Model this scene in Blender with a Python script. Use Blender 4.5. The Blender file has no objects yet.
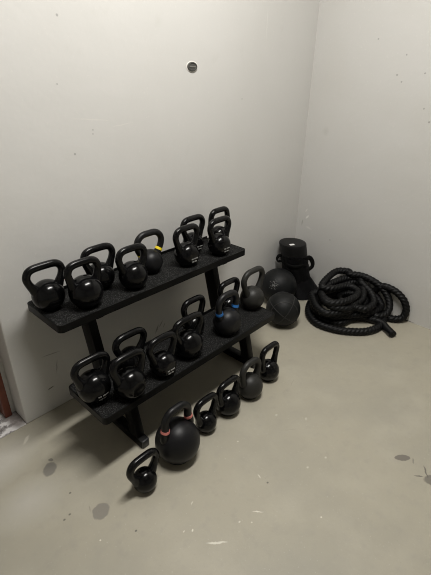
import bpy, bmesh, math, random
from mathutils import Vector, Matrix, noise as mnoise
random.seed(7)
sc = bpy.context.scene
COL = sc.collection
PI = math.pi

# ------------------------------------------------------------------ helpers
def link(o, parent=None):
    COL.objects.link(o)
    if parent is not None:
        o.parent = parent
    return o

def empty(name, loc, rz=0.0):
    o = bpy.data.objects.new(name, None)
    o.empty_display_size = .05
    o.location = loc
    o.rotation_euler = (0, 0, rz)
    return link(o)

def tag(o, label, cat, group=None):
    o['label'] = label
    o['category'] = cat
    if group:
        o['group'] = group
    return o

def obj(name, bm, mats, parent=None, smooth=True, sharp=40):
    me = bpy.data.meshes.new(name)
    bmesh.ops.recalc_face_normals(bm, faces=bm.faces[:])
    if smooth:
        for f in bm.faces:
            f.smooth = True
        lim = math.radians(sharp)
        for e in bm.edges:
            if len(e.link_faces) == 2 and e.calc_face_angle(0) > lim:
                e.smooth = False
    bm.to_mesh(me)
    bm.free()
    if not isinstance(mats, (list, tuple)):
        mats = [mats]
    for m in mats:
        me.materials.append(m)
    return link(bpy.data.objects.new(name, me), parent)

def box(bm, x0, x1, y0, y1, z0, z1, bevel=0.0, seg=2, M=None):
    vs = [bm.verts.new((x, y, z)) for z in (z0, z1) for y in (y0, y1) for x in (x0, x1)]
    idx = [(0, 2, 3, 1), (4, 5, 7, 6), (0, 1, 5, 4), (2, 6, 7, 3), (0, 4, 6, 2), (1, 3, 7, 5)]
    fs = [bm.faces.new([vs[i] for i in q]) for q in idx]
    geom = list({e for f in fs for e in f.edges})
    if M is not None:
        bmesh.ops.transform(bm, matrix=M, verts=vs)
    if bevel:
        bmesh.ops.bevel(bm, geom=geom, offset=bevel, segments=seg, profile=.5, affect='EDGES')

def prism(bm, pts, z0, z1, cap=True):
    a = [bm.verts.new((x, y, z0)) for x, y in pts]
    b = [bm.verts.new((x, y, z1)) for x, y in pts]
    n = len(pts)
    for i in range(n):
        bm.faces.new((a[i], a[(i + 1) % n], b[(i + 1) % n], b[i]))
    if cap:
        bm.faces.new(a[::-1])
        bm.faces.new(b)

def rrect(x0, x1, y0, y1, r, n=6):
    P = []
    for cx, cy, a0 in ((x1 - r, y1 - r, 0), (x0 + r, y1 - r, 90), (x0 + r, y0 + r, 180), (x1 - r, y0 + r, 270)):
        for i in range(n + 1):
            a = math.radians(a0 + 90 * i / n)
            P.append((cx + r * math.cos(a), cy + r * math.sin(a)))
    return P

def lathe(bm, prof, n=48, M=None):
    rings = []
    for r, z in prof:
        if r < 1e-6:
            rings.append([bm.verts.new((0, 0, z))])
        else:
            rings.append([bm.verts.new((r * math.cos(2 * PI * i / n), r * math.sin(2 * PI * i / n), z)) for i in range(n)])
    for a, b in zip(rings, rings[1:]):
        for i in range(n):
            j = (i + 1) % n
            if len(a) == 1 and len(b) == 1:
                continue
            if len(a) == 1:
                bm.faces.new((a[0], b[i], b[j]))
            elif len(b) == 1:
                bm.faces.new((a[i], a[j], b[0]))
            else:
                bm.faces.new((a[i], a[j], b[j], b[i]))
    if M is not None:
        bmesh.ops.transform(bm, matrix=M, verts=[v for r in rings for v in r])

def chaikin(pts, it=3):
    for _ in range(it):
        out = [pts[0]]
        for a, b in zip(pts, pts[1:]):
            out.append(tuple(.75 * p + .25 * q for p, q in zip(a, b)))
            out.append(tuple(.25 * p + .75 * q for p, q in zip(a, b)))
        out.append(pts[-1])
        pts = out
    return pts

def sweep(bm, path, radii, n=14, cap=True, shape=None, flat=1.0, up=None):
    """tube along path; radii per point; parallel-transport frame; shape(theta,i) scales the radius"""
    P = [Vector(p) for p in path]
    T = []
    for i in range(len(P)):
        a = P[max(0, i - 1)]
        b = P[min(len(P) - 1, i + 1)]
        T.append((b - a).normalized())
    u = Vector(up) if up is not None else Vector((0, 0, 1))
    u = (u - T[0] * u.dot(T[0]))
    if u.length < 1e-4:
        u = Vector((1, 0, 0)) - T[0] * T[0].x
    u.normalize()
    rings = []
    for i, p in enumerate(P):
        u = (u - T[i] * u.dot(T[i])).normalized()
        w = T[i].cross(u)
        ring = []
        for k in range(n):
            th = 2 * PI * k / n
            s = radii[i] * (shape(th, i) if shape else 1)
            ring.append(bm.verts.new(p + (u * math.cos(th) + w * math.sin(th) * flat) * s))
        rings.append(ring)
    for a, b in zip(rings, rings[1:]):
        for k in range(n):
            j = (k + 1) % n
            bm.faces.new((a[k], a[j], b[j], b[k]))
    if cap:
        bm.faces.new(rings[0][::-1])
        bm.faces.new(rings[-1])

def catmull(pts, step):
    V = [Vector(p) for p in pts]
    V = [V[0] * 2 - V[1]] + V + [V[-1] * 2 - V[-2]]
    dense = []
    for i in range(1, len(V) - 2):
        p0, p1, p2, p3 = V[i - 1:i + 3]
        for k in range(24):
            t = k / 24
            dense.append(.5 * ((2 * p1) + (p2 - p0) * t + (2 * p0 - 5 * p1 + 4 * p2 - p3) * t * t + (3 * p1 - p0 - 3 * p2 + p3) * t ** 3))
    dense.append(V[-2])
    out = [dense[0]]
    acc = 0
    for a, b in zip(dense, dense[1:]):
        L = (b - a).length
        while acc + L >= step:
            t = (step - acc) / L
            a = a.lerp(b, t)
            out.append(a.copy())
            L = (b - a).length
            acc = 0
        acc += L
    return out

# ------------------------------------------------------------------ materials
def mat(name, color, rough=.5, metal=0.0, spec=.5, bump=None, noise=None, coat=0.0):
    m = bpy.data.materials.new(name)
    m.use_nodes = True
    nt = m.node_tree
    b = nt.nodes['Principled BSDF']
    b.inputs['Base Color'].default_value = (*color, 1)
    b.inputs['Roughness'].default_value = rough
    b.inputs['Metallic'].default_value = metal
    b.inputs['Specular IOR Level'].default_value = spec
    if coat:
        b.inputs['Coat Weight'].default_value = coat
        b.inputs['Coat Roughness'].default_value = .12
    tc = nt.nodes.new('ShaderNodeTexCoord')
    if noise:
        sc_, amt, col2 = noise
        n = nt.nodes.new('ShaderNodeTexNoise')
        n.inputs['Scale'].default_value = sc_
        n.inputs['Detail'].default_value = 5
        nt.links.new(tc.outputs['Object'], n.inputs['Vector'])
        r = nt.nodes.new('ShaderNodeMapRange')
        r.inputs['From Min'].default_value = .5 - amt
        r.inputs['From Max'].default_value = .5 + amt
        nt.links.new(n.outputs['Fac'], r.inputs['Value'])
        mx = nt.nodes.new('ShaderNodeMix')
        mx.data_type = 'RGBA'
        mx.inputs[6].default_value = (*color, 1)
        mx.inputs[7].default_value = (*col2, 1)
        nt.links.new(r.outputs[0], mx.inputs[0])
        nt.links.new(mx.outputs[2], b.inputs['Base Color'])
    if bump:
        sc_, st, dist = bump
        n = nt.nodes.new('ShaderNodeTexNoise')
        n.inputs['Scale'].default_value = sc_
        n.inputs['Detail'].default_value = 4
        nt.links.new(tc.outputs['Object'], n.inputs['Vector'])
        bp = nt.nodes.new('ShaderNodeBump')
        bp.inputs['Strength'].default_value = st
        bp.inputs['Distance'].default_value = dist
        nt.links.new(n.outputs['Fac'], bp.inputs['Height'])
        nt.links.new(bp.outputs[0], b.inputs['Normal'])
    return m

def surface(name, base, mottles, marks, rough, bumps, warp=(30, .01), spec=.5):
    """mottles: (scale, width, colour, strength, detail); marks: (centre xyz, size xyz, rotation xyz, colour, strength, soft)"""
    m = bpy.data.materials.new(name)
    m.use_nodes = True
    nt = m.node_tree
    L = nt.links.new
    N = nt.nodes.new
    b = nt.nodes['Principled BSDF']
    b.inputs['Roughness'].default_value = rough
    b.inputs['Specular IOR Level'].default_value = spec
    tc = N('ShaderNodeTexCoord')
    rgb = N('ShaderNodeRGB')
    rgb.outputs[0].default_value = (*base, 1)
    cur = rgb.outputs[0]
    def mix(fac, col):
        nonlocal cur
        mx = N('ShaderNodeMix')
        mx.data_type = 'RGBA'
        L(fac, mx.inputs[0])
        L(cur, mx.inputs[6])
        mx.inputs[7].default_value = (*col, 1)
        cur = mx.outputs[2]
    for sc_, lo, hi, col, st, det in mottles:
        n = N('ShaderNodeTexNoise')
        n.inputs['Scale'].default_value = sc_
        n.inputs['Detail'].default_value = det
        n.inputs['Roughness'].default_value = .6
        L(tc.outputs['Object'], n.inputs['Vector'])
        r = N('ShaderNodeMapRange')
        r.inputs['From Min'].default_value = lo
        r.inputs['From Max'].default_value = hi
        r.inputs['To Max'].default_value = st
        L(n.outputs['Fac'], r.inputs['Value'])
        mix(r.outputs[0], col)
    n = N('ShaderNodeTexNoise')
    n.inputs['Scale'].default_value = warp[0]
    n.inputs['Detail'].default_value = 3
    L(tc.outputs['Object'], n.inputs['Vector'])
    s = N('ShaderNodeVectorMath')
    s.operation = 'SUBTRACT'
    s.inputs[1].default_value = (.5, .5, .5)
    L(n.outputs['Color'], s.inputs[0])
    s2 = N('ShaderNodeVectorMath')
    s2.operation = 'SCALE'
    s2.inputs['Scale'].default_value = warp[1]
    L(s.outputs[0], s2.inputs[0])
    ad = N('ShaderNodeVectorMath')
    ad.operation = 'ADD'
    L(tc.outputs['Object'], ad.inputs[0])
    L(s2.outputs[0], ad.inputs[1])
    for c, sz, rot, col, st, soft in marks:
        mp = N('ShaderNodeMapping')
        mp.vector_type = 'TEXTURE'
        mp.inputs['Location'].default_value = c
        mp.inputs['Rotation'].default_value = rot
        mp.inputs['Scale'].default_value = sz
        small = max(sz[0], sz[1] if sz[1] < .9 else 0, sz[2] if sz[2] < .9 else 0) < .012
        L(tc.outputs['Object'] if small else ad.outputs[0], mp.inputs['Vector'])
        ln = N('ShaderNodeVectorMath')
        ln.operation = 'LENGTH'
        L(mp.outputs[0], ln.inputs[0])
        r = N('ShaderNodeMapRange')
        r.inputs['From Min'].default_value = 1 - soft
        r.inputs['From Max'].default_value = 1
        r.inputs['To Min'].default_value = st
        r.inputs['To Max'].default_value = 0
        L(ln.outputs['Value'], r.inputs['Value'])
        mix(r.outputs[0], col)
    L(cur, b.inputs['Base Color'])
    prev = None
    for sc_, st, dist in bumps:
        n = N('ShaderNodeTexNoise')
        n.inputs['Scale'].default_value = sc_
        n.inputs['Detail'].default_value = 4
        L(tc.outputs['Object'], n.inputs['Vector'])
        bp = N('ShaderNodeBump')
        bp.inputs['Strength'].default_value = st
        bp.inputs['Distance'].default_value = dist
        L(n.outputs['Fac'], bp.inputs['Height'])
        if prev:
            L(prev, bp.inputs['Normal'])
        prev = bp.outputs[0]
    if prev:
        L(prev, b.inputs['Normal'])
    return m

DK = (.07, .065, .06)
WALLC = (.64, .63, .605)
back_marks = []
for x, z, r in ((-1.79, 1.69, .006), (-1.829, 1.464, .004), (-1.697, 1.289, .004), (-1.699, 1.273, .004), (-1.795, 1.201, .006), (-.719, 1.383, .005)):
    back_marks.append(((x, 0, z), (r, 1, r), (0, 0, 0), DK, .42, .5))
back_marks += [
    ((-2.094, 0, .133), (.020, 1, .004), (0, -.25, 0), DK, .9, .4),
    ((-2.06, 0, .318), (.055, 1, .0035), (0, .12, 0), (.2, .19, .17), .6, .6),
    ((-2.045, 0, .238), (.0035, 1, .045), (0, .2, 0), (.2, .19, .17), .6, .6),
    ((-1.425, 0, .163), (.008, 1, .035), (0, .5, 0), (.1, .1, .09), .6, .6),
    ((-1.394, 0, .185), (.006, 1, .03), (0, .7, 0), (.1, .1, .09), .5, .6),
    ((-1.37, 0, .165), (.005, 1, .02), (0, .5, 0), (.1, .1, .09), .5, .6),
    ((-.525, 0, 1.76), (.002, 1, .10), (0, 0, 0), (.75, .74, .7), .7, .5),
    ((-1.70, 0, 1.33), (.10, 1, .004), (0, .1, 0), (.72, .70, .66), .6, .7),
    ((-1.55, 0, 1.30), (.07, 1, .003), (0, -.1, 0), (.72, .70, .66), .6, .7),
    ((-2.10, 0, .72), (.004, 1, .10), (0, .02, 0), (.48, .47, .44), .5, .7),
]
M_WALL_BACK = surface('painted_wall_back', WALLC,
    [(1.2, .45, .75, (.58, .57, .54), .6, 3), (9, .6, .8, (.54, .53, .49), .35, 6), (60, .62, .75, (.70, .685, .645), .5, 2)],
    back_marks, .42, [(2.5, .25, .02), (45, .12, .004), (180, .1, .001)], warp=(40, .006))
right_marks = []
for y, z, r in ((-.603, 1.617, .006), (-.57, 1.514, .007), (-.603, 1.478, .007), (-.725, 1.523, .006), (-.761, 1.343, .006), (-.807, 1.274, .007), (-.30, .42, .006), (-.42, 1.70, .006)):
    right_marks.append(((0, y, z), (1, r, r), (0, 0, 0), DK, .42, .5))
right_marks += [
    ((0, -.088, .55), (1, .008, .022), (.7, 0, 0), (.8, .79, .75), .9, .4),
    ((0, -.075, .60), (1, .006, .018), (.4, 0, 0), (.76, .74, .7), .7, .5),
    ((0, -.11, .47), (1, .03, .01), (.3, 0, 0), (.76, .74, .7), .5, .6),
    ((0, -.05, .50), (1, .006, .03), (.1, 0, 0), (.30, .29, .26), .6, .6),
    ((0, -.155, 1.169), (1, .03, .035), (0, 0, 0), (.45, .44, .41), .45, .9),
    ((0, -.93, .004), (1, .09, .005), (0, 0, 0), (.06, .055, .05), .95, .5),
]
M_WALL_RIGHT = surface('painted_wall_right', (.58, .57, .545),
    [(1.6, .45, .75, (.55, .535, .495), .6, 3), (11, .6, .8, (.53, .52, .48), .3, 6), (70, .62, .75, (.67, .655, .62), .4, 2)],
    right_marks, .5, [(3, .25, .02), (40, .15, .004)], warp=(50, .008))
M_WALL = surface('painted_wall_plain', (.46, .455, .44), [(2, .45, .75, (.42, .415, .40), .5, 3)], [], .5, [(40, .1, .004)])
M_CEIL = surface('painted_ceiling', (.6, .59, .56), [], [], .7, [(40, .1, .004)])

floor_marks = [
    # faded worn patch by the doorway
    ((-2.42, -.14, 0), (.20, .13, 1), (0, 0, .3), (.52, .50, .45), .6, .8),
    ((-2.285, -.09, 0), (.034, .010, 1), (0, 0, .7), (.60, .57, .49), .8, .5),
    ((-2.42, -.40, 0), (.16, .13, 1), (0, 0, 0), (.52, .50, .45), .55, .9),
    ((-2.287, -.318, 0), (.040, .030, 1), (0, 0, .9), (.17, .16, .14), .85, .2),
    ((-2.262, -.275, 0), (.008, .012, 1), (0, 0, .5), (.15, .14, .12), .85, .3),
    ((-2.245, -.640, 0), (.038, .034, 1), (0, 0, .5), (.20, .185, .16), .8, .15),
    ((-1.185, -1.388, 0), (.036, .018, 1), (0, 0, -.75), (.15, .135, .115), .9, .12),
    ((-1.205, -1.54, 0), (.055, .032, 1), (0, 0, -.9), (.17, .155, .13), .95, .15),
    ((-1.19, -1.49, 0), (.035, .005, 1), (0, 0, .6), (.10, .09, .08), .8, .4),
    ((-1.232, -1.475, 0), (.022, .004, 1), (0, 0, -.9), (.10, .09, .08), .8, .4),
    ((-1.17, -1.43, 0), (.02, .004, 1), (0, 0, .5), (.17, .16, .14), .7, .5),
]
def fm(x, y, a, b, rz, col, st=.8, soft=.5):
    floor_marks.append(((x, y, 0), (a, b, 1), (0, 0, rz), col, st, soft))
LT = (.70, .67, .58)
fm(-2.032, -1.042, .035, .005, -.75, LT, .8)
fm(-2.01, -1.06, .02, .004, -.9, LT, .7)
fm(-1.83, -1.081, .024, .003, -.85, LT, .9)
fm(-2.055, -.95, .007, .004, .6, LT, .9)
fm(-2.08, -.93, .006, .003, .2, LT, .7)
fm(-1.98, -.87, .012, .003, .7, LT, .6)
fm(-1.70, -.985, .012, .004, 1.2, LT, .6)
fm(-1.91, -1.055, .006, .004, 0, LT, .7)
fm(-1.88, -1.09, .004, .004, 0, LT, .6)
fm(-1.68, -1.27, .005, .004, 0, LT, .8)
fm(-2.31, -.735, .004, .004, 0, LT, .9)
for x, y in ((-2.287, -.483), (-2.335, -.565), (-2.20, -.80), (-1.70, -1.03), (-2.36, -.57)):
    fm(x, y, .006, .005, 0, (.10, .095, .08), .85)
fm(-2.27, -.60, .018, .003, 1.3, (.2, .19, .16), .5)
fm(-1.40, -.93, .05, .002, -.75, (.28, .265, .22), .6)
fm(-1.10, -.75, .04, .0025, .3, (.28, .265, .22), .5)
fm(-1.62, -.80, .006, .005, 0, LT, .5)
fm(-1.36, -.83, .010, .007, 0, LT, .4, .8)
fm(-1.28, -.95, .012, .008, .4, LT, .4, .8)
fm(-1.52, -1.11, .008, .006, 0, LT, .5, .8)
fm(-1.42, -1.14, .008, .006, 0, LT, .5, .8)
M_FLOOR = surface('concrete_floor', (.37, .343, .272),
    [(1.3, .42, .68, (.30, .285, .235), .85, 5), (5, .48, .72, (.43, .40, .325), .6, 7),
     (20, .52, .75, (.29, .275, .23), .5, 8), (110, .66, .78, (.55, .52, .44), .5, 2), (150, .68, .76, (.20, .185, .15), .4, 2)],
    floor_marks, .5, [(3, .2, .01), (60, .2, .003), (220, .2, .001)], warp=(45, .014), spec=.45)
M_SILL = surface('threshold_concrete', (.30, .28, .27),
    [(16, .46, .54, (.80, .78, .77), .9, 5), (30, .55, .62, (.10, .09, .085), .7, 4)],
    [((-2.265, .06, 0), (.045, .08, 1), (0, 0, 0), (.22, .195, .185), .85, .5)], .4, [(40, .3, .004)])
M_JAMB = mat('red_brown_painted_wood', (.14, .035, .016), .4, noise=(30, .2, (.10, .025, .012)))
M_LEAF = mat('grey_door_paint', (.4, .38, .36), .5)

M_IRON = mat('black_gloss_enamel', (.003, .003, .0033), .17, spec=.26, bump=(90, .05, .0015))
M_HAND = mat('black_gloss_handle_enamel', (.003, .003, .0033), .22, spec=.26, bump=(260, .12, .001))
M_MATTE = mat('black_powder_coat', (.0075, .0075, .0085), .42, spec=.25, bump=(420, .2, .001))
M_MATTEH = mat('black_powder_coat_handle', (.0065, .0065, .007), .40, spec=.3, bump=(420, .25, .001))
M_GREYK = mat('worn_grey_black_coat', (.021, .0205, .0185), .46, spec=.3, bump=(300, .25, .001))
M_MARK = mat('pale_raised_lettering', (.2, .2, .19), .35)
M_YEL = mat('yellow_band_paint', (.80, .62, .02), .5)
M_BLUE = mat('blue_band_paint', (.02, .14, .42), .5)
M_RED = mat('salmon_red_band_paint', (.72, .24, .21), .5)
M_STEEL = mat('black_powder_steel', (.0035, .0035, .0035), .42, spec=.16, bump=(350, .15, .0008))
M_CAP = mat('black_plastic_cap', (.02, .02, .022), .35)
M_MAT = mat('speckled_rubber_mat', (.005, .005, .005), .72, spec=.12, bump=(260, .5, .002))
def speckle(m, scale, lo, hi, col):
    nt = m.node_tree
    b = nt.nodes['Principled BSDF']
    tc = nt.nodes.new('ShaderNodeTexCoord')
    n = nt.nodes.new('ShaderNodeTexNoise')
    n.inputs['Scale'].default_value = scale
    n.inputs['Detail'].default_value = 2
    nt.links.new(tc.outputs['Object'], n.inputs['Vector'])
    r = nt.nodes.new('ShaderNodeMapRange')
    r.inputs['From Min'].default_value = lo
    r.inputs['From Max'].default_value = hi
    nt.links.new(n.outputs['Fac'], r.inputs['Value'])
    mx = nt.nodes.new('ShaderNodeMix')
    mx.data_type = 'RGBA'
    mx.inputs[6].default_value = b.inputs['Base Color'].default_value
    mx.inputs[7].default_value = (*col, 1)
    nt.links.new(r.outputs[0], mx.inputs[0])
    nt.links.new(mx.outputs[2], b.inputs['Base Color'])
speckle(M_MAT, 190, .54, .66, (.055, .055, .053))
M_BALL = mat('black_grained_rubber', (.0075, .008, .0085), .5, spec=.22, bump=(240, .5, .002))
M_BALLB = mat('black_pebbled_rubber', (.009, .0095, .0095), .48, spec=.22, bump=(320, .6, .002))
M_SEAM = mat('black_ball_groove', (.015, .015, .0148), .5)
M_WORN = mat('worn_pale_lettering', (.34, .34, .33), .7, noise=(90, .06, (.02, .02, .02)))
M_ROPE = mat('black_poly_rope', (.003, .003, .0033), .5, spec=.25, bump=(300, .4, .002))
M_SLEEVE = mat('black_shrink_sleeve', (.004, .004, .0045), .3)
M_BAG = mat('black_nylon_fabric', (.0035, .0035, .004), .6, spec=.15, bump=(60, .5, .006))
M_VINYL = mat('dark_grey_vinyl', (.008, .008, .0083), .45, spec=.2, bump=(120, .2, .002))
M_WEB = mat('black_webbing', (.003, .003, .003), .7, spec=.15)
M_WHITE = mat('white_tag', (.75, .75, .74), .6)
M_VENT = mat('dark_grey_plastic', (.07, .068, .062), .5)
M_VENT2 = mat('mid_grey_slot_plastic', (.17, .165, .15), .5)
M_LAMPBODY = mat('white_enamel_housing', (.7, .7, .7), .4)

# ------------------------------------------------------------------ the room
XW = -2.24      # end of the back wall at the doorway
XL, YF, H = -4.6, -4.6, 3.3
def structure(name, bm, m, parent=None, smooth=False):
    o = obj(name, bm, m, parent, smooth)
    if parent is None:
        o['kind'] = 'structure'
    return o
bm = bmesh.new(); box(bm, XL - .1, .1, YF - .1, 1.2, -.1, 0); structure('floor', bm, M_FLOOR)
bm = bmesh.new(); box(bm, XL - .1, .1, YF - .1, 1.2, H, H + .1); structure('ceiling', bm, M_CEIL)
bm = bmesh.new()
box(bm, XW, .1, 0, .22, 0, H, .006, 2)
structure('wall_back', bm, M_WALL_BACK)
bm = bmesh.new(); box(bm, XL, -3.20, 0, .22, 0, H); structure('wall_back_beyond_door', bm, M_WALL)
bm = bmesh.new(); box(bm, -3.20, XW, 0, .22, 2.1, H); structure('wall_above_door', bm, M_WALL)
bm = bmesh.new(); box(bm, 0, .1, YF, .0, 0, H); structure('wall_right', bm, M_WALL_RIGHT)
bm = bmesh.new(); box(bm, XL - .1, XL, YF, .22, 0, H); structure('wall_left', bm, M_WALL)
bm = bmesh.new(); box(bm, XL, 0, YF - .1, YF, 0, H); structure('wall_front', bm, M_WALL)
bm = bmesh.new(); box(bm, -3.20, XW - .001, 0.0, .22, 0, .003, .001, 1); structure('trim_threshold', bm, M_SILL)
# doorway: brown frame, closed leaf behind it
bm = bmesh.new()
for x0, x1 in ((-2.296, -2.262), (-3.20, -3.147)):
    box(bm, x0, x1, .105, .20, .003, 2.1, .004, 2)
box(bm, -3.147, -2.296, .105, .20, 2.05, 2.1, .004, 2)
door = structure('door_1', bm, M_JAMB)
bm = bmesh.new(); box(bm, -3.145, -2.298, .165, .199, .006, 2.048, .003, 1); obj('door_leaf', bm, M_LEAF, door, False)
bm = bmesh.new(); box(bm, -2.262, XW, .125, .20, .003, 2.1); obj('frame_filler', bm, M_WALL_BACK, door, False)

# round cap in the back wall
cap = empty('wall_cap', (-1.110, 0, 1.537))
tag(cap, 'small round dark grey cap set high in the bare back wall', 'wall cap')
Mx = Matrix.Rotation(PI / 2, 4, 'X')
bm = bmesh.new(); lathe(bm, [(0, 0), (.0215, 0), (.0225, .002), (.021, .006), (.017, .007), (.016, .005), (0, .005)], 40, Matrix.Diagonal((1.5, 1, .93, 1)) @ Mx)
obj('cap_disc', bm, M_VENT, cap)
bm = bmesh.new(); box(bm, -.02, .02, -.0075, -.004, -.004, .003, .001, 1); obj('slot_plate', bm, M_VENT2, cap)
bm = bmesh.new(); lathe(bm, [(.0215, 0), (.0255, 0), (.026, .001), (.0215, .002)], 40, Matrix.Diagonal((1.5, 1, .93, 1)) @ Mx); obj('halo_ring', bm, mat('white_halo_paint', (.8, .78, .73), .5), cap)  # thin white ring added to imitate a bright sharpening halo around the cap

# ceiling lamp (above the frame)
LX, LY, LZ = -1.62, -1.02, 3.1
lamp = empty('ceiling_lamp', (LX, LY, LZ))
tag(lamp, 'long white ceiling lamp above the kettlebell rack', 'lamp')
bm = bmesh.new(); box(bm, -.62, .62, -.13, .13, .01, .18, .01, 2); obj('housing', bm, M_LAMPBODY, lamp, False)

# ------------------------------------------------------------------ the rack
rack = empty('kettlebell_rack', (-1.56, -.30, 0))
tag(rack, 'black steel two-tier rack full of kettlebells along the back wall', 'rack')
RX, RY = -1.56, -.30
def rk(pts):
    return [(x - RX, y - RY) for x, y in pts]
def shelf(x0, x1, y0, y1, ztop, th=.032):
    bm = bmesh.new()
    prism(bm, rk(rrect(x0, x1, y0, y1, .022)), ztop - th, ztop - .006)
    out = rk(rrect(x0, x1, y0, y1, .022))
    inn = rk(rrect(x0 + .005, x1 - .005, y0 + .005, y1 - .005, .018))
    n = len(out)
    a = [bm.verts.new((x, y, ztop - .006)) for x, y in out]
    b = [bm.verts.new((x, y, ztop + .001)) for x, y in out]
    c = [bm.verts.new((x, y, ztop + .001)) for x, y in inn]
    d = [bm.verts.new((x, y, ztop - .006)) for x, y in inn]
    for i in range(n):
        j = (i + 1) % n
        bm.faces.new((a[i], a[j], b[j], b[i])); bm.faces.new((b[i], b[j], c[j], c[i])); bm.faces.new((c[i], c[j], d[j], d[i]))
    s = obj('shelf', bm, M_STEEL, rack, True, 30)
    bm = bmesh.new()
    prism(bm, rk(rrect(x0 + .006, x1 - .006, y0 + .006, y1 - .006, .017)), ztop - .006, ztop)
    obj('rubber_mat', bm, M_MAT, s, True, 30)
    bm = bmesh.new()
    box(bm, x0 + .03 - RX, x1 - .03 - RX, y1 - .004 - RY, y1 + .002 - RY, ztop - .02, ztop + .014, .002, 2)
    obj('back_lip', bm, M_STEEL, s, True, 30)
ZT, ZL = .63, .305
TOP = (-2.128, -.990, -.300, -.016)
LOW = (-2.120, -.987, -.532, -.248)
shelf(*TOP, ZT)
shelf(*LOW, ZL)
LEAN = .245
def beam(x0, x1, yb0, yb1, z0, z1, lean=LEAN):
    """leaning beam: y interval at floor level, shifting back with height"""
    bm = bmesh.new()
    vs = []
    for z in (z0, z1):
        for y in (yb0, yb1):
            for x in (x0, x1):
                vs.append(bm.verts.new((x - RX, y + lean * z - RY, z)))
    for q in [(0, 2, 3, 1), (4, 5, 7, 6), (0, 1, 5, 4), (2, 6, 7, 3), (0, 4, 6, 2), (1, 3, 7, 5)]:
        bm.faces.new([vs[i] for i in q])
    bmesh.ops.bevel(bm, geom=bm.edges[:], offset=.004, segments=2, profile=.5, affect='EDGES')
    return bm
for x0 in (-1.952, -1.157):
    x1 = x0 + .042
    obj('upright', beam(x0, x1, -.325, -.245, .03, ZT - .032), M_STEEL, rack, True, 30)
    obj('front_leg', beam(x0, x1, -.500, -.440, .04, ZL - .032), M_STEEL, rack, True, 30)
    bm = bmesh.new(); box(bm, x0 - RX, x1 - RX, -.515 - RY, -.10 - RY, .0, .042, .003, 2)
    fb = obj('foot_bar', bm, M_STEEL, rack, True, 30)
    bm = bmesh.new(); box(bm, x0 + .002 - RX, x1 - .002 - RX, -.523 - RY, -.513 - RY, .002, .044, .004, 2)
    obj('end_cap', bm, M_CAP, fb, True, 30)
    bm = bmesh.new(); box(bm, x0 + .004 - RX, x1 - .004 - RX, -.50 - RY, -.20 - RY, ZL - .062, ZL - .0325, .003, 2)
    obj('shelf_arm', bm, M_STEEL, rack, True, 30)
    bm = bmesh.new(); box(bm, x0 + .004 - RX, x1 - .004 - RX, -.27 - RY, -.05 - RY, ZT - .056, ZT - .0325, .003, 2)
    obj('shelf_arm', bm, M_STEEL, rack, True, 30)

# ------------------------------------------------------------------ kettlebells
def handle_path(r, H, W, t, h0, small, matte):
    w = W / 2 - t
    if small:
        half = [(.50 * r, h0 - .30 * r), (min(.95 * r + t * .3, w), h0 + .05 * r), (w - .001, h0 + .45 * r), (w + .001, H - t - .045), (w - .012, H - t), (0, H - t + .003)]
    else:
        half = [(.60 * r, h0 + .10 * r), (.80 * r, h0 + .62 * r), (w - .003, H - t - .058), (w + .004, H - t - .028), (w - .014, H - t + .001), (0, H - t + .003)]
        if matte:
            half = [(.58 * r, h0 + .20 * r), (.76 * r, h0 + .68 * r), (w - .003, H - t - .070), (w + .002, H - t - .030), (w - .028, H - t + .002), (0, H - t + .003)]
    full = half + [(-x, z) for x, z in half[-2::-1]]
    p = chaikin([(x, 0, z) for x, z in full], 4)
    return p

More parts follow.
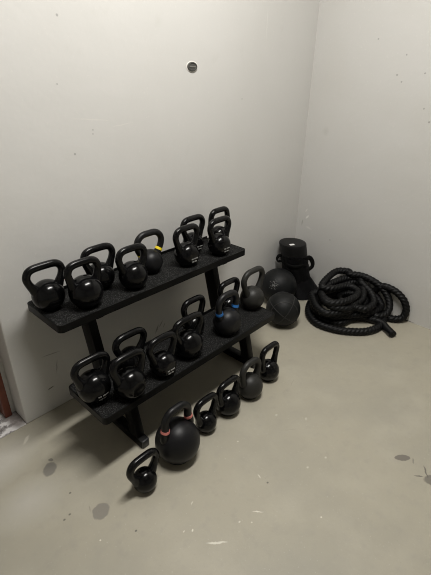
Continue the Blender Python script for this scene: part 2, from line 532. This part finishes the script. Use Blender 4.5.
def kettlebell(x, y, base, r, H, W, label, group, t=.0155, yaw=0.0, flat=0.0, kind='iron', band=None, marks=False, flare=1.28, squash=1.0):
    root = empty('kettlebell', (x, y, base), yaw)
    tag(root, label, 'kettlebell', group)
    h0 = .9 * r * squash
    small = W / 2 > 1.60 * r
    bmat, hmat = {'iron': (M_IRON, M_HAND), 'matte': (M_MATTE, M_MATTEH), 'grey': (M_GREYK, M_GREYK)}[kind]
    prof = [(0, 0), (.57 * r, 0), (.61 * r, .012 * r), (.635 * r, .06 * r)]
    for k in range(27):
        a = math.radians(-50 + 140 * k / 26)
        prof.append((r * math.cos(a) if k < 26 else 0, h0 + r * squash * math.sin(a)))
    bm = bmesh.new()
    lathe(bm, prof, 56)
    if flat:
        lim = flat * r
        for v in bm.verts:
            if abs(v.co.y) > lim:
                v.co.y = math.copysign(lim + (abs(v.co.y) - lim) * .12, v.co.y)
    obj('bell_body', bm, bmat, root, True, 50 if not flat else 24)
    P = handle_path(r, H, W, t, h0, small, kind != 'iron')
    n = len(P)
    rad = []
    for p in P:
        d = math.hypot(p[0], p[2] - h0) / r
        s = 1 + (flare - 1) * max(0, min(1, (1.55 - d) / .6)) ** 1.5
        if small:
            s = 1 + .12 * max(0, min(1, (1.5 - d) / .6))
        rad.append(t * s)
    bm = bmesh.new()
    sweep(bm, P, rad, 18, True, None, 1.0, (0, 1, 0))
    hd = obj('handle', bm, hmat, root, True, 60)
    if band:
        for sgn in (-1, 1):
            idx = [i for i, p in enumerate(P) if p[0] * sgn > 0]
            # the stretch of leg just above the shoulder
            sel = [i for i in idx if 1.16 < math.hypot(P[i][0], P[i][2] - h0) / r < (1.36 if r < .08 else 1.27) and P[i][2] < H - t * 2.2]
            a, b = min(sel), max(sel)
            pts = [P[i] for i in range(a, b + 1)]
            if len(pts) < 3:
                pts = [P[i] for i in range(a - 1, b + 2)]
                a -= 1
            bm = bmesh.new()
            sweep(bm, pts, [rad[a + k] + .0012 for k in range(len(pts))], 20, True, None, 1.0, (0, 1, 0))
            obj('colour_band', bm, band, hd, True, 60)
    if marks:
        bm = bmesh.new()
        rows = [(h0 - .14 * r, (-.22, .06, .27), .095), (h0 - .38 * r, (-.16, .12), .11)]
        for z, xs, hw in rows:
            for q in xs:
                xx = q * r
                zz = z - h0
                yy = -math.sqrt(max(0, r * r - xx * xx - (zz / squash) ** 2))
                if flat:
                    yy = max(yy, -flat * r - .3 * .12 * r)
                nrm = Vector((xx, yy, zz)).normalized() if not flat else Vector((xx * .2, -r, zz * .4)).normalized()
                R = nrm.to_track_quat('-Y', 'Z').to_matrix().to_4x4()
                M = Matrix.Translation((xx, yy, z)) @ R
                box(bm, -hw * r, hw * r, -.0014, .003, -.045 * r, .045 * r, .0004, 1, M)
        obj('raised_lettering', bm, M_MARK if marks == 2 else hmat, root, True, 40)
    return root

GT, GL, GF = 'kettlebells on the top shelf', 'kettlebells on the lower shelf', 'kettlebells in the row on the floor'
# ---- top shelf, from the doorway end
kettlebell(-2.072, -.130, ZT, .066, .203, .176, 'glossy black kettlebell at the left end of the top shelf', GT, marks=1)
kettlebell(-1.953, -.222, ZT, .071, .210, .164, 'glossy black kettlebell second from left in the front of the top shelf', GT, marks=1)
kettlebell(-1.817, -.120, ZT, .063, .203, .172, 'glossy black kettlebell tucked behind the second front one on the top shelf', GT, marks=1)
kettlebell(-1.714, -.225, ZT, .066, .202, .166, 'glossy black kettlebell right in front of the yellow-banded one', GT)
kettlebell(-1.555, -.150, ZT, .061, .213, .178, 'matte black kettlebell with a yellow band on its handle', GT, kind='matte', band=M_YEL, flat=.9)
kettlebell(-1.370, -.214, ZT, .064, .210, .172, 'pale-lettered black kettlebell, front left of the four at the top shelf right end', GT, flat=.86, marks=2)
kettlebell(-1.225, -.110, ZT, .058, .204, .174, 'black kettlebell standing back left of the four at the right end of the top shelf', GT, flat=.86, marks=2)
kettlebell(-1.150, -.236, ZT, .062, .207, .172, 'black kettlebell with pale lettering at the front right corner of the top shelf', GT, flat=.86, marks=2)
kettlebell(-1.024, -.118, ZT, .053, .209, .170, 'black kettlebell at the far right end of the top shelf, hidden behind another', GT, flat=.86)
# ---- lower shelf
kettlebell(-2.072, -.397, ZL, .069, .209, .172, 'glossy black kettlebell with pale lettering at the left end of the lower shelf', GL, marks=2)
kettlebell(-1.957, -.484, ZL, .068, .208, .170, 'glossy black kettlebell with a flat round face at the front left of the lower shelf', GL, flat=.88)
kettlebell(-1.850, -.352, ZL, .060, .200, .178, 'glossy black kettlebell at the back of the lower shelf, mostly hidden by the flat-faced one', GL)
kettlebell(-1.773, -.478, ZL, .060, .203, .166, 'black kettlebell with two pale lines of lettering, third in front on the lower shelf', GL, flat=.86, marks=2)
kettlebell(-1.597, -.457, ZL, .070, .214, .190, 'glossy black round kettlebell in the middle front of the lower shelf', GL)
kettlebell(-1.450, -.340, ZL, .056, .209, .160, 'glossy black kettlebell standing behind the middle round one on the lower shelf', GL)
kettlebell(-1.324, -.458, ZL, .073, .236, .166, 'matte black kettlebell with blue bands on its handle', GL, kind='matte', band=M_BLUE, flat=.9, t=.0165)
kettlebell(-1.180, -.340, ZL, .060, .214, .168, 'glossy black kettlebell directly behind the blue-banded one', GL)
kettlebell(-1.030, -.388, ZL, .070, .248, .196, 'worn grey-black kettlebell at the right end of the lower shelf', GL, kind='grey', flat=.9, t=.0165)
# ---- floor row, nearest first
kettlebell(-2.061, -.680, 0, .050, .183, .154, 'smallest glossy black kettlebell, nearest on the floor in front of the red-banded one', GF, t=.0155)
kettlebell(-1.858, -.655, 0, .098, .283, .162, 'big matte black kettlebell with salmon red bands on the floor', GF, kind='matte', band=M_RED, t=.0165, flare=1.25)
kettlebell(-1.666, -.640, 0, .051, .196, .152, 'small glossy black kettlebell on the floor next to the big red-banded one', GF, t=.0155)
kettlebell(-1.508, -.638, 0, .063, .202, .160, 'glossy black kettlebell in the middle of the floor row, two behind the red-banded one', GF, t=.0155)
kettlebell(-1.338, -.638, 0, .069, .224, .162, 'worn matte black kettlebell second from the far end of the floor row', GF, kind='grey', t=.0160)
kettlebell(-1.160, -.626, 0, .061, .224, .158, 'glossy black kettlebell at the far right end of the floor row', GF, t=.0155)

# ------------------------------------------------------------------ medicine balls
def ball(name, x, y, r, label, m, rot, style):
    root = empty(name, (x, y, 0))
    tag(root, label, 'medicine ball', 'medicine balls on the floor')
    bm = bmesh.new()
    bmesh.ops.create_uvsphere(bm, u_segments=64, v_segments=40, radius=r)
    R = rot.to_4x4()
    T = Matrix.Translation((0, 0, r)) @ R
    bmesh.ops.transform(bm, matrix=Matrix.Translation((0, 0, r)), verts=bm.verts)
    obj('ball_skin', bm, m, root)
    if style == 'seam':
        bm = bmesh.new()
        def circ(fn):
            ring = [fn(2 * PI * k / 96) for k in range(97)]
            sweep(bm, ring, [.0032] * 97, 6, False)
        rr = r + .0002
        circ(lambda a: T @ Vector((rr * math.cos(a), rr * math.sin(a), 0)))
        circ(lambda a: T @ Vector((rr * math.cos(a), 0, rr * math.sin(a))))
        for s in (-1, 1):
            q = .62
            circ(lambda a: T @ (Vector((s * q + .0, math.cos(a) * .784, math.sin(a) * .784)).normalized() * rr))
        obj('seam', bm, M_SEAM, root)
    return root, T
ball('medicine_ball', -.632, -.352, .114, 'black rubber medicine ball with seams, in front on the floor by the rack end', M_BALLB,
     Matrix.Rotation(.7, 3, 'Z') @ Matrix.Rotation(.6, 3, 'X'), 'seam')
rb, T = ball('medicine_ball', -.402, -.150, .131, 'black medicine ball with worn pale lettering, behind the seamed ball', M_BALL, Matrix.Identity(3), 'plain')
# worn lettering on the rear ball, facing the room
bm = bmesh.new()
rnd = random.Random(4)
for k in range(110):
    u, v = rnd.gauss(0, 1), rnd.gauss(0, 1)
    if u * u + v * v > 4:
        continue
    az = math.radians(196 + u * 9.5)
    el = math.radians(27 + v * 8.5)
    nrm = Vector((math.cos(el) * math.cos(az), math.cos(el) * math.sin(az), math.sin(el)))
    R = nrm.to_track_quat('-Y', 'Z').to_matrix().to_4x4() @ Matrix.Rotation(rnd.random() * 3, 4, 'Y')
    M = Matrix.Translation(Vector((0, 0, .131)) + nrm * .1306) @ R
    s = rnd.uniform(.001, .0024)
    box(bm, -s, s, -.0009, .001, -s * .6, s * .6, 0, 1, M)
obj('worn_print', bm, M_WORN, rb, False)

# ------------------------------------------------------------------ sandbag in the corner
bx, by = -.140, -.165
bag = empty('sandbag', (bx, by, 0))
tag(bag, 'tall black cylindrical sandbag with straps standing in the room corner', 'sandbag')
LEANX, LEANY = -.185, .12
def at(h, dx=0, dy=0):
    return Vector((dx + LEANX * h, dy + LEANY * h, h))
def bagsurf(bm, prof, n=48, wr=.004, seed=0.0, capped=True):
    rings = []
    for r, h in prof:
        ring = []
        for k in range(n):
            a = 2 * PI * k / n
            rr = r + wr * mnoise.noise(Vector((math.cos(a) * 2.2 + seed, math.sin(a) * 2.2, h * 16)))
            ring.append(bm.verts.new(at(h, rr * math.cos(a), rr * math.sin(a))))
        rings.append(ring)
    for a, b in zip(rings, rings[1:]):
        for k in range(n):
            j = (k + 1) % n
            bm.faces.new((a[k], a[j], b[j], b[k]))
    if capped:
        bm.faces.new(rings[0][::-1]); bm.faces.new(rings[-1])
bm = bmesh.new()
bagsurf(bm, [(.090, .001), (.104, .008), (.110, .03)] + [(.107 - .009 * k / 12 + .003 * math.sin(k * 1.9), .03 + .285 * k / 12) for k in range(1, 13)] + [(.098, .33)], 48, .009)
obj('bag_body', bm, M_BAG, bag)
bm = bmesh.new()
bagsurf(bm, [(.094, .315), (.100, .320), (.1005, .35), (.0995, .385), (.1000, .405), (.096, .412), (.085, .414), (.06, .4145)], 48, .0015, 5)
cp = obj('bag_lid', bm, M_VINYL, bag)
bm = bmesh.new()
box(bm, -.018, .018, -.013, .013, 0, .0015, .0004, 1, Matrix.Translation(at(.4155, -.052, -.03)) @ Matrix.Rotation(-.5, 4, 'Z'))
obj('white_tag', bm, M_WHITE, cp, False)
def strap(pts, w=.016, th=.0022, name='strap'):
    path = catmull(pts, .008)
    bm = bmesh.new()
    sweep(bm, path, [w] * len(path), 12, True, lambda a, i: 1.0, th / w * 1.6, None)
    obj(name, bm, M_WEB, bag)
cam_dir = Vector((-.86, -.50, 0)).normalized()
side = Vector((.50, -.86, 0)).normalized()      # towards the right of the photo
def on(h, ang, extra=.004):
    d = (cam_dir * math.cos(ang) + side * math.sin(ang)) * (.100 + extra)
    return at(h, d.x, d.y)
strap([on(.305, 1.1, 0), on(.315, 1.25, .012), on(.30, 1.38, .026), on(.265, 1.45, .034), on(.235, 1.4, .028), on(.215, 1.2, .006)], .017, .004, 'carry_handle')
strap([on(.315, -1.1, 0), on(.305, -1.3, .014), on(.285, -1.42, .026), on(.262, -1.5, .034), on(.25, -1.42, .026), on(.262, -1.25, .008)], .012, .003, 'carry_handle')
strap([on(.315, -.55), on(.25, -.5), on(.17, -.42, .008), on(.08, -.4, .010), on(.02, -.4, .012)], .016)
strap([on(.315, .45), on(.25, .5), on(.17, .52, .008), on(.08, .5, .010), on(.02, .5, .012)], .016)
strap([on(.27, -1.2), on(.262, -.6, .006), on(.255, 0, .006), on(.262, .6, .006), on(.27, 1.2)], .013)
# loose cloth skirt around the foot of the bag
bm = bmesh.new()
n = 60
rings = []
for r, h in [(.104, .135), (.112, .10), (.122, .06), (.134, .025), (.140, .006), (.128, .003)]:
    ring = []
    for k in range(n):
        a = 2 * PI * k / n
        ca = math.cos(a - math.atan2(side.y + cam_dir.y * .5, side.x + cam_dir.x * .5))
        rr = r + max(0, ca) * .035 * (1 - h / .15) + .005 * math.sin(7 * a + h * 30)
        if ca < -.2:
            rr = min(rr, .112)
        v = at(h, rr * math.cos(a), rr * math.sin(a))
        v.x = min(v.x, -bx - .004); v.y = min(v.y, -by - .004)
        ring.append(bm.verts.new(v))
    rings.append(ring)
for a, b in zip(rings, rings[1:]):
    for k in range(n):
        j = (k + 1) % n
        bm.faces.new((a[k], a[j], b[j], b[k]))
obj('loose_cover', bm, M_BAG, bag)

# ------------------------------------------------------------------ battle rope
ROPE_R = .0245
rope_pts = [
    (-0.277, -0.97, 0.024),
    (-0.236, -0.913, 0.024),
    (-0.201, -0.857, 0.03),
    (-0.206, -0.777, 0.03),
    (-0.264, -0.687, 0.03),
    (-0.389, -0.658, 0.028),
    (-0.431, -0.554, 0.026),
    (-0.359, -0.452, 0.026),
    (-0.222, -0.399, 0.026),
    (-0.063, -0.417, 0.026),
    (-0.028, -0.547, 0.095),
    (-0.028, -0.607, 0.104),
    (-0.028, -0.718, 0.039),
    (-0.1, -0.829, 0.028),
    (-0.229, -0.862, 0.026),
    (-0.349, -0.833, 0.024),
    (-0.435, -0.751, 0.024),
    (-0.488, -0.653, 0.024),
    (-0.496, -0.536, 0.024),
    (-0.419, -0.428, 0.024),
    (-0.272, -0.358, 0.03),
    (-0.165, -0.363, 0.045),
    (-0.029, -0.422, 0.05),
    (-0.028, -0.555, 0.125),
    (-0.028, -0.649, 0.146),
    (-0.028, -0.734, 0.112),
    (-0.067, -0.789, 0.07),
    (-0.207, -0.769, 0.075),
    (-0.305, -0.699, 0.075),
    (-0.411, -0.627, 0.075),
    (-0.445, -0.524, 0.075),
    (-0.402, -0.454, 0.08),
    (-0.298, -0.422, 0.085),
    (-0.181, -0.458, 0.1),
    (-0.028, -0.532, 0.11),
    (-0.028, -0.562, 0.141),
    (-0.043, -0.636, 0.12),
    (-0.15, -0.707, 0.11),
    (-0.252, -0.68, 0.1),
    (-0.213, -0.618, 0.085),
    (-0.181, -0.525, 0.085),
    (-0.095, -0.531, 0.09),
    (-0.064, -0.596, 0.1),
    (-0.12, -0.627, 0.1),
    (-0.203, -0.685, 0.11),
    (-0.289, -0.686, 0.11),
    (-0.373, -0.671, 0.115),
    (-0.483, -0.6, 0.12),
    (-0.47, -0.513, 0.125),
    (-0.39, -0.433, 0.125),
    (-0.324, -0.392, 0.13),
    (-0.225, -0.463, 0.145),
    (-0.099, -0.52, 0.165),
    (-0.034, -0.573, 0.18),
    (-0.104, -0.656, 0.17),
    (-0.21, -0.699, 0.15),
    (-0.326, -0.676, 0.15),
    (-0.393, -0.604, 0.155),
    (-0.393, -0.518, 0.165),
    (-0.327, -0.459, 0.175),
    (-0.209, -0.46, 0.19),
    (-0.066, -0.51, 0.2),
    (-0.028, -0.59, 0.21),
    (-0.064, -0.619, 0.2),
    (-0.103, -0.709, 0.17),
    (-0.166, -0.767, 0.14),
    (-0.268, -0.764, 0.13),
    (-0.317, -0.695, 0.135),
    (-0.39, -0.675, 0.145),
    (-0.454, -0.601, 0.16),
    (-0.426, -0.526, 0.175),
    (-0.466, -0.581, 0.185),
    (-0.412, -0.644, 0.188),
    (-0.285, -0.678, 0.19),
    (-0.193, -0.651, 0.195),
    (-0.183, -0.57, 0.2),
    (-0.298, -0.52, 0.205),
    (-0.336, -0.459, 0.21),
    (-0.22, -0.429, 0.222),
    (-0.078, -0.43, 0.235),
    (-0.028, -0.497, 0.235),
    (-0.058, -0.522, 0.235),
    (-0.028, -0.595, 0.235),
    (-0.028, -0.676, 0.226),
    (-0.028, -0.746, 0.2),
    (-0.038, -0.809, 0.15),
    (-0.07, -0.845, 0.1),
    (-0.111, -0.847, 0.06),
    (-0.174, -0.805, 0.05),
    (-0.127, -0.735, 0.06),
    (-0.028, -0.701, 0.125),
    (-0.028, -0.746, 0.2),
    (-0.028, -0.801, 0.211),
    (-0.028, -0.867, 0.193),
    (-0.028, -0.92, 0.151),
    (-0.028, -0.945, 0.091),
    (-0.042, -0.936, 0.035),
    (-0.087, -0.889, 0.026),
    (-0.103, -0.83, 0.03),
]
path = catmull(rope_pts, .006)
bm = bmesh.new()
def strands(th, i):
    ph = (th + i * .006 / .105 * 2 * PI) * 4
    return .70 + .33 * abs(math.cos(ph / 2)) ** .8
sweep(bm, path, [ROPE_R] * len(path), 40, True, strands)
rope = obj('battle_rope', bm, M_ROPE, None, True, 180)
tag(rope, 'thick black twisted battle rope coiled in a heap against the right wall', 'rope')
bm = bmesh.new()
e = path[:26]
sweep(bm, e, [ROPE_R * .4] + [ROPE_R * 1.02] * (len(e) - 1), 20, True)
obj('end_sleeve', bm, M_SLEEVE, rope)

# ------------------------------------------------------------------ light
def area(name, loc, rot, sx, sy, power, col):
    l = bpy.data.lights.new(name, 'AREA')
    l.shape = 'RECTANGLE'
    l.size, l.size_y = sx, sy
    l.energy = power
    l.color = col
    o = bpy.data.objects.new(name, l)
    o.location = loc
    o.rotation_euler = rot
    return link(o)
al = area('lamp_light', (LX, LY, LZ), (0, 0, 0), 1.2, .25, 77, (1.0, .975, .93))
w = bpy.data.worlds.new('world')
sc.world = w
w.use_nodes = True
w.node_tree.nodes['Background'].inputs[0].default_value = (.05, .05, .05, 1)
w.node_tree.nodes['Background'].inputs[1].default_value = .2

# ------------------------------------------------------------------ camera
YAW, PITCH, ROLL, F = 0.823453326, 0.473672645, 0.0123502139, 413.674316
fwd = Vector((math.sin(YAW) * math.cos(PITCH), math.cos(YAW) * math.cos(PITCH), -math.sin(PITCH)))
rt = fwd.cross(Vector((0, 0, 1))).normalized()
up = rt.cross(fwd)
r2 = rt * math.cos(ROLL) + up * math.sin(ROLL)
u2 = up * math.cos(ROLL) - rt * math.sin(ROLL)
cd = bpy.data.cameras.new('camera')
cam = bpy.data.objects.new('camera', cd)
link(cam)
cam.matrix_world = Matrix(((r2.x, u2.x, -fwd.x, -2.70355225), (r2.y, u2.y, -fwd.y, -1.65182717), (r2.z, u2.z, -fwd.z, 1.5), (0, 0, 0, 1)))
cd.sensor_fit = 'VERTICAL'
cd.sensor_height = 24
cd.lens = F / 575 * 24
cd.clip_start = .02
sc.camera = cam
sc.cycles.filter_width = 1.0
vs = sc.view_settings
vs.view_transform = 'Standard'
vs.look = 'None'
vs.gamma = 1
vs.use_curve_mapping = False
vs.exposure = 0
